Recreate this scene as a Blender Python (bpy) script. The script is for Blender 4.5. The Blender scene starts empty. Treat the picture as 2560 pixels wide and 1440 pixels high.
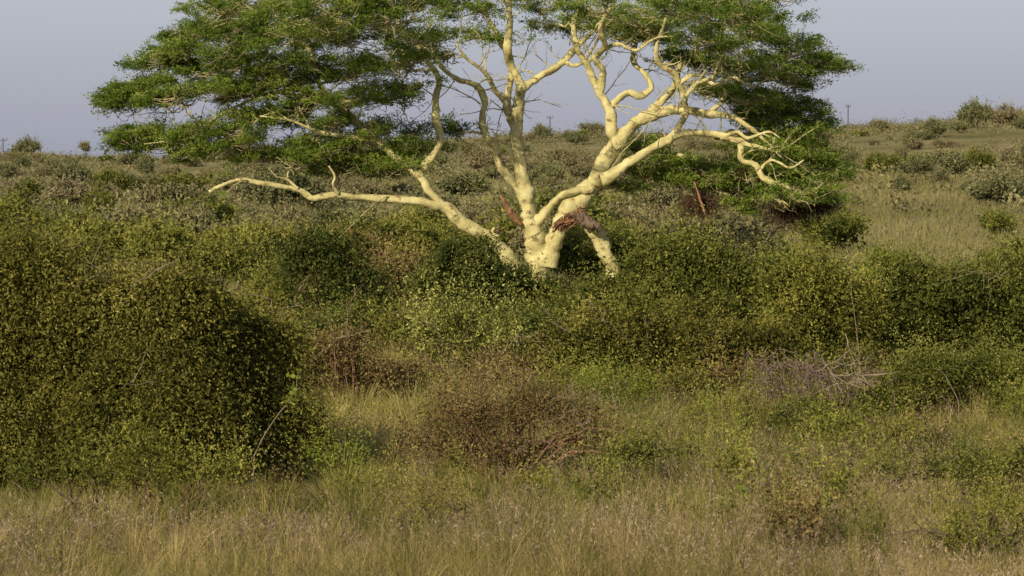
import bpy, math, numpy as np
from mathutils import Vector
rng = np.random.default_rng(11)
C = bpy.context.scene.collection
F_PX = 1280/math.tan(math.radians(10)); CH = 3.8; PITCH = math.atan(320/F_PX)

# ------------------------------------------------------------ geometry helpers
def at(px, py, d):
    cx=(px-1280)/F_PX; cy=-(py-720)/F_PX
    fy=math.cos(PITCH)+cy*math.sin(PITCH); fz=-math.sin(PITCH)+cy*math.cos(PITCH)
    t=d/fy
    return np.array([cx*t, d, CH+fz*t])
def sst(a,b,x):
    t=np.clip((x-a)/(b-a),0,1); return t*t*(3-2*t)
def terrain(x,y):
    x=np.asarray(x,float); y=np.asarray(y,float)
    r=sst(110,700,y)*(7.3+0.036*np.clip(x,-220,0)+0.047*np.clip(x,0,300))
    r=r-sst(740,1500,y)*26
    r=r+sst(90,200,y)*(0.5*np.sin(x*0.045+y*0.021+1)+0.35*np.sin(x*0.09-y*0.034)) + sst(250,600,y)*(0.8*np.sin(x*0.05+2)+0.5*np.sin(x*0.11+y*0.01))
    return r+0.06*np.sin(x*0.5+1)*np.sin(y*0.33)
def nrm(a): return a/np.maximum(np.linalg.norm(a,axis=-1,keepdims=True),1e-9)
def rand_dir(n):
    return nrm(rng.normal(size=(n,3)))
class Geo:
    def __init__(s): s.V=[];s.F=[];s.T=[];s.n=0
    def add(s,V,F,T=None):
        V=np.asarray(V,np.float32).reshape(-1,3); F=np.asarray(F,np.int32).reshape(-1,4)
        s.V.append(V); s.F.append(F+s.n); s.n+=len(V)
        s.T.append(np.full(len(F),0.5,np.float32) if T is None else np.asarray(T,np.float32))
        return s
    def build(s,name,mat,parent=None,smooth=False):
        V=np.concatenate(s.V);F=np.concatenate(s.F);T=np.concatenate(s.T)
        me=bpy.data.meshes.new(name)
        me.vertices.add(len(V)); me.vertices.foreach_set('co',V.ravel())
        me.loops.add(F.size); me.loops.foreach_set('vertex_index',F.ravel())
        me.polygons.add(len(F)); me.polygons.foreach_set('loop_start',(np.arange(len(F))*4).astype(np.int32))
        if smooth: me.polygons.foreach_set('use_smooth',np.ones(len(F),bool))
        me.update(calc_edges=True)
        a=me.attributes.new('tint','FLOAT','FACE'); a.data.foreach_set('value',np.clip(T,0,1))
        me.materials.append(mat)
        o=bpy.data.objects.new(name,me); C.objects.link(o)
        if parent is not None: o.parent=parent
        return o
def leaves(B,D,L,W):
    n=len(B); L=np.broadcast_to(L,(n,))[:,None]; W=np.broadcast_to(W,(n,))[:,None]
    S=nrm(np.cross(D,rand_dir(n)))*W*0.5
    M=B+D*L*0.5
    V=np.stack([B,M+S,B+D*L,M-S],1)
    return V, np.arange(n*4).reshape(n,4)
def tubes(P,R,sides=3):
    N,K,_=P.shape
    T=nrm(np.gradient(P,axis=1)); ref=np.where(np.abs(T[:,:,2:3])>0.9,np.array([1.,0,0]),np.array([0,0,1.]))
    A=nrm(np.cross(T,ref)); B=np.cross(T,A)
    an=np.arange(sides)*2*np.pi/sides
    V=P[:,:,None,:]+R[:,:,None,None]*(A[:,:,None,:]*np.cos(an)[None,None,:,None]+B[:,:,None,:]*np.sin(an)[None,None,:,None])
    idx=np.arange(N*K*sides).reshape(N,K,sides)
    a=idx[:,:-1,:];b=np.roll(a,-1,2);c=idx[:,1:,:];d=np.roll(c,-1,2)
    return V.reshape(-1,3), np.stack([a,b,d,c],-1).reshape(-1,4)
def ribbons(P,W,S):
    N,K,_=P.shape
    off=S[:,None,:]*W[:,:,None]*0.5
    V=np.stack([P-off,P+off],2)
    idx=np.arange(N*K*2).reshape(N,K,2)
    Fq=np.stack([idx[:,:-1,0],idx[:,:-1,1],idx[:,1:,1],idx[:,1:,0]],-1).reshape(-1,4)
    return V.reshape(-1,3),Fq
def catmull(pts,per=6):
    pts=np.asarray(pts,float); P=np.vstack([2*pts[0]-pts[1],pts,2*pts[-1]-pts[-2]]); out=[]
    for i in range(1,len(P)-2):
        for t in np.arange(per)/per:
            p0,p1,p2,p3=P[i-1:i+3]
            out.append(0.5*((2*p1)+(-p0+p2)*t+(2*p0-5*p1+4*p2-p3)*t*t+(-p0+3*p1-3*p2+p3)*t**3))
    out.append(P[-2]); return np.array(out)
def limb_tube(pts4,sides=14,per=6,knob=0.10,cap=True):
    q=catmull(pts4,per); P=q[:,:3]; R=np.maximum(q[:,3],0.006)
    n=len(P)
    wob=np.cumsum(rng.normal(size=(n,3)),0); wob-=np.linspace(0,1,n)[:,None]*wob[-1]
    P=P+wob*R[:,None]*0.10
    T=nrm(np.gradient(P,axis=0))
    A=np.zeros_like(P); a=nrm(np.cross(T[0],[0.3,1,0.2])); 
    for i in range(n):
        a=nrm(a-T[i]*np.dot(a,T[i])); A[i]=a
    B=np.cross(T,A); an=np.arange(sides)*2*np.pi/sides
    ph=rng.uniform(0,6,4); s=np.arange(n)[:,None]/per
    rr=1+knob*(np.sin(s*2.1+ph[0]+an[None]*2)+0.7*np.sin(s*4.3+ph[1]-an[None]*3)+0.5*np.sin(s*0.9+ph[2]+an[None]))
    rr=rr*(1+0.05*rng.normal(size=(n,1)))*(1+.02*rng.normal(size=(n,sides)))
    if cap:
        P=np.vstack([P,P[-1:]]);A=np.vstack([A,A[-1:]]);B=np.vstack([B,B[-1:]]);rr=np.vstack([rr,rr[-1:]]);R=np.append(R,0.002);n+=1
    V=P[:,None,:]+(R[:,None]*rr)[:,:,None]*(A[:,None,:]*np.cos(an)[None,:,None]+B[:,None,:]*np.sin(an)[None,:,None])
    idx=np.arange(n*sides).reshape(n,sides); a_=idx[:-1];b_=np.roll(a_,-1,1);c_=idx[1:];d_=np.roll(c_,-1,1)
    return V.reshape(-1,3),np.stack([a_,b_,d_,c_],-1).reshape(-1,4),q

def tag(o,label=None,cat=None,group=None,kind=None):
    if label:o['label']=label
    if cat:o['category']=cat
    if group:o['group']=group
    if kind:o['kind']=kind
    return o
def empty(name,loc,label=None,cat=None,group=None):
    o=bpy.data.objects.new(name,None); C.objects.link(o); o.location=loc
    return tag(o,label,cat,group)

# ------------------------------------------------------------ materials
def nodes(name):
    m=bpy.data.materials.new(name); m.use_nodes=True; nt=m.node_tree; nt.nodes.clear(); return m,nt,nt.nodes,nt.links
def ramp(N,stops):
    r=N.new('ShaderNodeValToRGB'); e=r.color_ramp.elements
    while len(e)<len(stops): e.new(0.5)
    for i,(p,c) in enumerate(stops): e[i].position=p; e[i].color=(*c,1)
    return r
def foliage_mat(name,cols,trans=0.28,nscale=1.5,rough=0.6,gain=1.0):
    m,nt,N,L=nodes(name)
    at_=N.new('ShaderNodeAttribute'); at_.attribute_name='tint'
    tc=N.new('ShaderNodeTexCoord'); no=N.new('ShaderNodeTexNoise'); no.inputs['Scale'].default_value=nscale; no.inputs['Detail'].default_value=2
    L.new(tc.outputs['Object'],no.inputs['Vector'])
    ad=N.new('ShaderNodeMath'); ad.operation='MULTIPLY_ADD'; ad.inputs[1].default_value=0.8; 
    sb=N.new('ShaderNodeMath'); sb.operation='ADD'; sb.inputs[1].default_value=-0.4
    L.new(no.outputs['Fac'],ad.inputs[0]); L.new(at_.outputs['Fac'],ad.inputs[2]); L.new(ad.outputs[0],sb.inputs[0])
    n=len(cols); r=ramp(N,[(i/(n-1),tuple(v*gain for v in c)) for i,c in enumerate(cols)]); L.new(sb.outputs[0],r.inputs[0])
    p=N.new('ShaderNodeBsdfDiffuse'); L.new(r.outputs[0],p.inputs['Color'])
    o=N.new('ShaderNodeOutputMaterial')
    if trans>0:
        t=N.new('ShaderNodeBsdfTranslucent'); L.new(r.outputs[0],t.inputs['Color'])
        mx=N.new('ShaderNodeMixShader'); mx.inputs[0].default_value=trans
        L.new(p.outputs[0],mx.inputs[1]);L.new(t.outputs[0],mx.inputs[2]); L.new(mx.outputs[0],o.inputs[0])
    else: L.new(p.outputs[0],o.inputs[0])
    return m
def wood_mat(name,cols,scale=6,stretch=(1,1,1),bump=0.3,spots=None,rough=0.8):
    m,nt,N,L=nodes(name)
    tc=N.new('ShaderNodeTexCoord'); mp=N.new('ShaderNodeMapping'); mp.inputs['Scale'].default_value=stretch
    L.new(tc.outputs['Object'],mp.inputs[0])
    no=N.new('ShaderNodeTexNoise'); no.inputs['Scale'].default_value=scale; no.inputs['Detail'].default_value=6; no.inputs['Roughness'].default_value=0.65
    L.new(mp.outputs[0],no.inputs['Vector'])
    n=len(cols); r=ramp(N,[(0.3+0.4*i/(n-1),c) for i,c in enumerate(cols)]); L.new(no.outputs['Fac'],r.inputs[0])
    col=r.outputs[0]
    if spots:
        n2=N.new('ShaderNodeTexNoise'); n2.inputs['Scale'].default_value=5.5; n2.inputs['Detail'].default_value=4; L.new(mp.outputs[0],n2.inputs['Vector'])
        mr=N.new('ShaderNodeMapRange'); mr.inputs[1].default_value=0.60; mr.inputs[2].default_value=0.67; L.new(n2.outputs['Fac'],mr.inputs[0])
        mx=N.new('ShaderNodeMix'); mx.data_type='RGBA'; L.new(mr.outputs[0],mx.inputs[0]); L.new(col,mx.inputs[6]); mx.inputs[7].default_value=(*spots,1)
        col=mx.outputs[2]
    p=N.new('ShaderNodeBsdfPrincipled'); p.inputs['Roughness'].default_value=rough; p.inputs['Specular IOR Level'].default_value=0.2
    L.new(col,p.inputs['Base Color'])
    b=N.new('ShaderNodeBump'); b.inputs['Strength'].default_value=bump; b.inputs['Distance'].default_value=0.07
    L.new(no.outputs['Fac'],b.inputs['Height']); L.new(b.outputs[0],p.inputs['Normal'])
    o=N.new('ShaderNodeOutputMaterial'); L.new(p.outputs[0],o.inputs[0]); return m
M_bark=wood_mat('fever_bark',[(0.30,0.265,0.115),(0.53,0.475,0.215),(0.67,0.61,0.32)],2.6,bump=1.0,spots=(0.25,0.17,0.08))
M_twig=wood_mat('twig_bark',[(0.30,0.26,0.13),(0.50,0.44,0.23)],5)
M_rough=wood_mat('split_wood',[(0.08,0.035,0.02),(0.26,0.13,0.07),(0.44,0.28,0.16)],9,(1,1,0.4),bump=0.8)
M_grey=wood_mat('weathered_wood',[(0.05,0.035,0.025),(0.16,0.11,0.07),(0.30,0.22,0.15)],8,(2.5,1,0.6),bump=0.9)
M_stem=wood_mat('bush_stem',[(0.06,0.045,0.028),(0.17,0.13,0.08)],8)
M_redstem=wood_mat('red_stem',[(0.12,0.07,0.04),(0.22,0.13,0.075)],8)
M_bare=wood_mat('bare_twig',[(0.17,0.13,0.09),(0.30,0.24,0.17)],8)
M_dead=wood_mat('dead_brush',[(0.11,0.075,0.058),(0.27,0.195,0.155)],8)
M_nest=wood_mat('nest_twig',[(0.03,0.019,0.012),(0.15,0.09,0.05)],8)
M_pole=wood_mat('pole_wood',[(0.09,0.085,0.09),(0.14,0.13,0.135)],8)
M_crown=foliage_mat('fever_leaf',[(0.024,0.040,0.008),(0.078,0.120,0.018),(0.148,0.198,0.034),(0.25,0.295,0.065)],0.3,0.9,gain=1.5)
M_olive=foliage_mat('olive_leaf',[(0.018,0.020,0.005),(0.064,0.064,0.013),(0.128,0.120,0.027),(0.225,0.203,0.052)],0.25,1.6,gain=1.75)
M_dark=foliage_mat('dark_leaf',[(0.015,0.022,0.006),(0.042,0.054,0.013),(0.082,0.093,0.024),(0.16,0.155,0.042)],0.22,1.2,gain=1.5)
M_mid=foliage_mat('mid_leaf',[(0.02,0.026,0.006),(0.064,0.074,0.016),(0.118,0.124,0.027),(0.205,0.195,0.052)],0.25,1.2,gain=1.7)
M_yel=foliage_mat('yellow_leaf',[(0.04,0.044,0.01),(0.11,0.113,0.022),(0.185,0.18,0.037),(0.28,0.262,0.072)],0.25,1.2,gain=1.6)
M_brown=foliage_mat('brown_leaf',[(0.032,0.024,0.010),(0.09,0.064,0.026),(0.155,0.112,0.046),(0.23,0.185,0.075)],0.15,1.4,gain=1.55)
M_pale=foliage_mat('pale_leaf',[(0.055,0.062,0.013),(0.14,0.15,0.034),(0.26,0.265,0.068),(0.44,0.42,0.15)],0.25,1.2,gain=1.4)
M_bright=foliage_mat('bright_leaf',[(0.06,0.078,0.012),(0.14,0.17,0.025),(0.22,0.255,0.04),(0.34,0.36,0.09)],0.3,1.2,gain=1.3)
M_far=foliage_mat('far_leaf',[(0.066,0.062,0.031),(0.10,0.093,0.045),(0.14,0.127,0.06),(0.185,0.166,0.082)],0,0.4,gain=1.6)  # far leaf colours lightened and greyed, distance haze painted into them
M_far2=foliage_mat('far_green_leaf',[(0.055,0.060,0.028),(0.085,0.089,0.040),(0.118,0.120,0.053),(0.16,0.156,0.07)],0,0.4,gain=1.55)
M_far3=foliage_mat('far_brown_leaf',[(0.078,0.066,0.036),(0.116,0.098,0.052),(0.16,0.136,0.073),(0.21,0.18,0.10)],0,0.4,gain=1.6)
M_gg=foliage_mat('green_blade',[(0.035,0.044,0.010),(0.10,0.109,0.024),(0.20,0.18,0.050),(0.34,0.278,0.105)],0.2,0.5,gain=1.4)
M_dg=foliage_mat('dry_blade',[(0.11,0.096,0.032),(0.235,0.188,0.072),(0.375,0.288,0.13),(0.54,0.425,0.23)],0.2,0.5,gain=1.2)
M_sd=foliage_mat('seed_head',[(0.11,0.08,0.055),(0.21,0.156,0.106),(0.33,0.253,0.172),(0.51,0.415,0.285)],0.2,0.6,gain=1.2)
M_fg=foliage_mat('slope_grass',[(0.10,0.098,0.038),(0.15,0.140,0.056),(0.20,0.178,0.077),(0.26,0.225,0.103)],0,0.12,gain=1.15)

def ground_mat():
    m,nt,N,L=nodes('ground_soil')
    tc=N.new('ShaderNodeTexCoord')
    a=N.new('ShaderNodeTexNoise'); a.inputs['Scale'].default_value=0.035; a.inputs['Detail'].default_value=8; a.inputs['Roughness'].default_value=0.6
    b=N.new('ShaderNodeTexNoise'); b.inputs['Scale'].default_value=0.9; b.inputs['Detail'].default_value=6
    L.new(tc.outputs['Object'],a.inputs['Vector']); L.new(tc.outputs['Object'],b.inputs['Vector'])
    r=ramp(N,[(0.32,(0.145,0.136,0.062)),(0.5,(0.24,0.210,0.102)),(0.66,(0.33,0.275,0.147))]); L.new(a.outputs['Fac'],r.inputs[0])
    r2=ramp(N,[(0.3,(0.68,0.69,0.62)),(0.7,(1.0,1.0,1.0))]); L.new(b.outputs['Fac'],r2.inputs[0])
    mx=N.new('ShaderNodeMix'); mx.data_type='RGBA'; mx.blend_type='MULTIPLY'; mx.inputs[0].default_value=1
    L.new(r.outputs[0],mx.inputs[6]); L.new(r2.outputs[0],mx.inputs[7])
    p=N.new('ShaderNodeBsdfDiffuse'); L.new(mx.outputs[2],p.inputs['Color'])
    bu=N.new('ShaderNodeBump'); bu.inputs['Strength'].default_value=0.7; bu.inputs['Distance'].default_value=0.4; L.new(b.outputs['Fac'],bu.inputs['Height']); L.new(bu.outputs[0],p.inputs['Normal'])
    o=N.new('ShaderNodeOutputMaterial'); L.new(p.outputs[0],o.inputs[0]); return m

# ------------------------------------------------------------ ground
rows=np.concatenate([np.linspace(-60,15,12),np.linspace(18,200,130),np.geomspace(205,900,110),np.geomspace(930,5000,24)])
u=np.linspace(-1,1,141); u=np.sign(u)*np.abs(u)**1.5
Y,U=np.meshgrid(rows,u,indexing='ij'); X=U*(150+np.abs(Y)*0.9); Z=terrain(X,Y)
idx=np.arange(X.size).reshape(X.shape)
g=Geo().add(np.stack([X,Y,Z],-1),np.stack([idx[:-1,:-1],idx[:-1,1:],idx[1:,1:],idx[1:,:-1]],-1))
tag(g.build('ground',ground_mat(),smooth=True),kind='structure')

# ------------------------------------------------------------ fever tree
TD=76.0; S=TD/F_PX
base=at(1355,760,TD); base[2]=terrain(base[0],TD)
tree=empty('fever_tree',tuple(base),'tall wide-spreading fever tree with pale yellow bark, splintered wood and flat green crown','tree')
limbs=[
 ('trunk',[(1352,830,0,44),(1358,760,0,35),(1362,700,0,28),(1358,650,0,27),(1345,610,0,29),(1330,565,0,25),(1318,510,0,20.5),(1306,450,0,18),(1298,390,0,17),(1292,335,0,17),(1298,285,0,16),(1304,240,0,15),(1306,212,0,15)]),
 ('limb',[(1306,225,0,14),(1296,190,0,12),(1280,155,0,11),(1270,115,-.3,10),(1273,60,-.3,9),(1268,0,-.4,8),(1255,-90,-.6,6),(1230,-170,-1,3)]),
 ('limb',[(1306,222,0,13),(1330,207,.1,10),(1368,182,.1,10),(1408,152,.1,8.5),(1445,112,.2,8),(1500,62,.6,6),(1540,0,1.2,5),(1580,-100,2,3)]),
 ('limb',[(1300,380,.15,12),(1288,330,.35,12),(1274,290,.5,12),(1264,258,.6,11),(1272,222,.6,10),(1280,180,.7,9),(1262,120,.9,8),(1230,60,1.2,6),(1190,-10,2,5),(1150,-120,2.5,3)]),
 ('limb',[(1266,262,.6,8),(1240,228,.5,7),(1222,195,.3,6),(1200,170,.1,5),(1170,148,-.1,4),(1140,110,-.3,2)]),
 ('limb',[(1318,520,.2,12),(1290,472,.2,11),(1262,440,.2,10.5),(1240,405,.1,10),(1234,368,0,10),(1206,338,-.1,10),(1194,300,-.2,9),(1202,255,-.3,9),(1186,222,-.4,8.5),(1140,200,-.5,7),(1104,170,-.7,6),(1080,135,-.9,4.5),(1020,90,-1.2,4),(960,40,-1.5,3)]),
 ('limb',[(1362,670,-.05,26),(1385,605,-.1,24),(1408,566,-.1,24),(1442,530,-.1,25),(1470,492,0,25),(1500,448,0,24),(1520,402,0,22),(1546,358,0,20),(1582,322,0,17),(1622,297,-.1,15),(1680,282,-.1,13),(1720,284,-.2,12),(1760,290,-.3,10),(1830,298,-.5,8),(1880,326,-.8,6),(1920,360,-1,4),(1960,400,-1.2,2)]),
 ('limb',[(1548,365,0,16),(1532,325,0,15),(1522,272,0,14),(1503,240,0,11),(1480,200,0,10),(1463,162,0,9),(1440,118,.1,7),(1432,60,.3,6),(1450,0,.6,5),(1470,-90,.9,3)]),
 ('limb',[(1523,272,.1,11),(1542,250,.1,10),(1572,228,.1,9),(1604,236,.1,9),(1628,215,.2,8),(1610,180,.4,7),(1580,150,.6,6),(1590,100,1.0,5),(1620,40,1.5,4),(1630,-30,2,3)]),
 ('limb',[(1500,235,0,10),(1508,180,-.2,9),(1488,150,-.3,8.5),(1512,118,-.5,8),(1500,70,-.8,6),(1530,10,-1,5),(1560,-80,-1.5,3)]),
 ('limb',[(1705,285,-.1,9),(1708,245,-.2,8.5),(1696,212,-.3,8.5),(1690,180,-.5,8),(1655,160,-.6,7),(1640,125,-.8,6),(1660,60,-1,4),(1690,-20,-1.5,2)]),
 ('limb',[(1622,297,0,12),(1632,268,.1,11),(1662,240,.2,10),(1690,205,.3,8),(1700,160,.6,7),(1740,120,1.0,6),(1760,60,1.8,4),(1800,0,2.4,2)]),
 ('limb',[(1505,450,-.05,18),(1560,410,-.2,13.5),(1612,380,-.3,12.5),(1662,355,-.5,11.5),(1702,337,-.7,10.5),(1752,336,-.9,9.5),(1802,346,-1.1,9),(1856,362,-1.3,8),(1905,372,-1.5,5.5),(1945,378,-1.7,3),(1960,366,-1.9,1)]),
 ('limb',[(1850,360,-1.3,8),(1858,400,-1.4,8),(1892,412,-1.5,7.5),(1912,446,-1.6,7),(1962,466,-1.7,6),(2010,482,-1.8,4.5),(2050,466,-1.9,3),(2066,450,-2,1)]),
 ('limb',[(1900,425,-1.5,5),(1930,400,-1.7,4),(1975,420,-1.9,3),(2010,400,-2,2)]),
 ('limb',[(1962,466,-1.7,4),(1990,500,-1.6,3),(2015,505,-1.5,2),(2030,530,-1.4,1)]),
 ('limb',[(1802,346,-1.1,6),(1840,330,-1.4,5),(1870,345,-1.6,4),(1920,330,-1.8,3),(1950,345,-2,1.5)]),
 ('limb',[(1675,350,-.55,8),(1698,315,-.6,8),(1715,285,-.6,7),(1712,245,-.8,6.5),(1740,210,-1,6),(1780,190,-1.2,5.5),(1800,150,-1.5,4),(1840,100,-1.8,2)]),
 ('limb',[(1340,560,0,15),(1372,520,-.15,11),(1402,494,-.2,10),(1442,481,-.2,10),(1482,472,-.1,10)]),
 ('limb',[(1345,790,-.1,25),(1300,690,-.3,22),(1252,622,-.5,19.5),(1208,584,-.6,18),(1150,546,-.7,16.5),(1100,514,-.8,14.5),(1040,496,-.9,11.5),(960,489,-1,9.5),(900,485,-1.1,9),(838,484,-1.2,8.5),(782,492,-1.3,8),(745,472,-1.3,7.5),(700,464,-1.4,7),(640,454,-1.5,6),(592,450,-1.6,6),(548,466,-1.7,5),(522,479,-1.75,4)]),
 ('limb',[(845,484,-1.2,4.5),(832,462,-1.3,4),(838,440,-1.4,3),(822,415,-1.5,2)]),
 ('limb',[(745,472,-1.3,4),(720,450,-1.3,3),(690,440,-1.4,2),(672,420,-1.5,1.2)]),
 ('limb',[(1140,540,-.75,10),(1095,505,-.7,11),(1062,465,-.6,10),(1056,420,-.6,10),(1098,360,-.7,10),(1086,300,-.8,10),(1085,240,-.9,9),(1092,195,-1,8),(1050,130,-1.1,6),(1000,60,-1.3,5),(960,-40,-1.5,3)]),
 ('limb',[(1060,455,-.58,9),(1035,428,-.5,9),(1000,400,-.4,9.5),(945,352,-.3,9.5),(882,300,-.2,9.5),(822,252,-.2,9),(742,222,-.1,8),(660,190,.1,6),(570,160,.3,4),(480,130,.5,3),(400,130,.7,1.5)]),
 ('limb',[(830,256,-.2,8),(790,190,-.1,7),(780,130,-.3,6),(730,80,-.6,5),(690,20,-1,3)]),
 ('limb',[(742,222,-.1,5),(660,235,-.1,4),(600,262,-.2,4),(530,300,-.4,3.5),(480,340,-.6,3),(420,352,-.8,2),(360,360,-1,1)]),
 ('limb',[(945,352,-.3,7),(880,345,-.5,6),(800,330,-.8,4.5),(720,300,-1,3.5),(650,290,-1.2,2)]),
 ('limb',[(1500,470,.4,9),(1570,455,1.0,8),(1640,432,1.2,7),(1700,438,1.3,6),(1715,400,1.3,6),(1690,385,1.4,5),(1640,380,1.5,3)]),
 ('limb',[(1700,438,1.3,6),(1745,465,1.2,5),(1800,480,1.2,4),(1860,500,1.2,2)]),
 ('limb',[(1790,346,-1,6),(1840,330,0,6),(1900,400,.6,5),(1950,440,.9,4),(2010,420,1.2,3),(2080,430,1.4,2)]),
 ('limb',[(1760,287,-.3,8),(1800,262,-.2,7),(1820,225,.2,6),(1860,200,.8,5),(1930,200,1.3,4),(1990,160,1.8,3),(2050,170,2.0,1.5)]),
 ('limb',[(1696,212,-.3,6),(1740,185,-.5,5),(1790,210,-.8,5),(1830,190,-1,4),(1880,215,-1.2,3),(1930,190,-1.4,1.5)]),
 ('limb',[(1463,162,0,6),(1500,130,-.1,5),(1545,110,-.4,5),(1590,125,-.7,4),(1640,95,-1,3),(1690,90,-1.3,1.5)]),
 ('limb',[(1408,152,.1,6),(1440,165,0,5),(1470,140,0,4),(1520,60,-.2,3),(1560,30,-.5,2)]),
]
samp=[];samr=[]
for nm,pl in limbs:
    pts=[]
    for (px,py,dy,r) in pl:
        p=at(px,py,TD+dy); pts.append([*(p-base),r*S*.93])
    V,Fq,q=limb_tube(pts,per=7 if len(pts)>5 else 6)
    Geo().add(V,Fq).build(nm,M_bark,tree,smooth=True)
    samp.append(q[::2,:3]); samr.append(q[::2,3])
samp=np.vstack(samp); samr=np.concatenate(samr)
limbS,limbR=samp.copy(),samr.copy()
pads=[(640,30,150,45),(800,20,140,45),(980,20,150,45),(560,10,80,30),(900,-30,150,40),(700,-50,140,40),(1120,10,70,25),
(490,92,100,30),(620,112,130,36),(760,105,120,40),(900,90,120,42),(1040,100,90,36),(440,125,60,20),
(400,152,95,24),(530,182,130,34),(690,180,120,36),(860,170,110,40),(1000,170,95,34),(1100,145,50,16),
(345,212,95,22),(315,258,70,16),(440,235,110,24),(580,235,80,18),(325,235,60,18),(275,272,35,10),
(760,262,90,26),(900,240,100,30),(1000,240,60,24),(720,225,70,22),(650,215,90,20),
(360,332,80,14),(600,320,75,20),(420,362,110,15),(560,362,105,18),(310,370,40,9),(340,345,60,12),(500,335,80,18),(640,300,60,15),(480,385,60,13),
(640,392,70,14),(800,392,80,28),(780,352,55,20),(900,350,70,24),(1000,392,80,28),(1020,345,50,18),(820,430,50,16),(1015,425,50,18),(950,420,50,20),(1130,318,40,11),(1160,335,30,8),(850,310,60,18),(720,300,50,14),(740,410,50,16),(880,400,60,20),(960,320,50,18),
(1480,40,80,35),(1560,60,95,42),(1700,20,140,45),(1850,30,120,40),(1400,10,60,25),(1620,90,100,35),(1780,100,120,42),(1900,90,90,38),(1990,118,75,28),(2055,160,55,16),(1950,170,85,28),(1820,180,110,38),(1720,150,80,30),(2000,205,55,20),(1930,-20,90,30),
(1880,250,90,32),(1980,262,65,24),(2035,310,45,28),(1950,330,75,32),(1870,310,60,20),(2030,350,40,20),(1930,385,80,26),(2045,415,60,24),(1985,440,75,26),(2070,445,35,16),(2035,280,40,20),(2000,350,60,25),(1980,400,60,22),(1820,240,80,26),(1900,290,70,24),(1960,290,60,24),(2045,380,45,24),(2020,460,60,22),(2090,160,30,9),(2100,430,30,12),(1930,430,60,24),(1900,470,50,20),(1960,480,50,18),(1870,420,50,18),(2060,480,40,16),(2000,500,50,14),
(1600,375,50,18),(1590,425,60,20),(1690,455,80,20),(1790,470,75,24),(1850,510,45,16),(1580,470,45,15),(2020,492,50,14),(1650,400,60,16),(1740,430,60,16),(1820,440,50,16),
(1200,10,80,20),(1290,-10,60,20),(1180,85,50,12),(1245,95,30,9),(1340,20,40,10),(1370,70,45,10),(1450,80,45,16),(1300,-60,90,30)]
P3=[]
for (px,py,rx,ry) in pads:
    k=1 if rx<45 else 2
    R=np.sqrt(max(0.05,1-((px-1180)/1000)**2))
    lim=6.0*R*np.clip((330-py)/300,0.15,1)
    offs=[rng.uniform(-lim,0.2*lim)] + ([rng.uniform(0,lim)] if k==2 else [])
    if 1040<px<1480: offs=[rng.uniform(.4,1.6) for _ in offs][:1]
    elif px<1860 and px>=1480 and py>100: offs=[rng.uniform(.6,max(1.6,lim)) for _ in offs]
    elif 1860<=px<1960 and py>280: offs=[rng.uniform(-.6,1.6) for _ in offs]
    for j,dy in enumerate(offs):
        jx,jy=(rng.normal()*12,rng.normal()*8) if j==0 else (rng.uniform(-.35,.35)*rx, rng.uniform(-.7,.4)*ry)
        P3.append((at(px+jx,py+jy,TD+dy)-base,rx*S,ry*S*rng.uniform(.8,1.3),0))
for i in range(44):
    a=rng.uniform(0,2*np.pi); r=math.sqrt(rng.uniform(0,1)); x=1240+780*r*math.cos(a); y=-90-190*(1-r*r)+rng.uniform(-20,20)
    P3.append((at(x,y,TD+6.0*r*math.sin(a))-base,rng.uniform(80,130)*S,30*S,1))
order=sorted(range(len(P3)),key=lambda i:np.linalg.norm(P3[i][0]-(at(1300,350,TD)-base)))
br=[];brr=[]
Gc={k:Geo() for k in ('left','mid','right')}
gt=Geo()
KP=9
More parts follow.
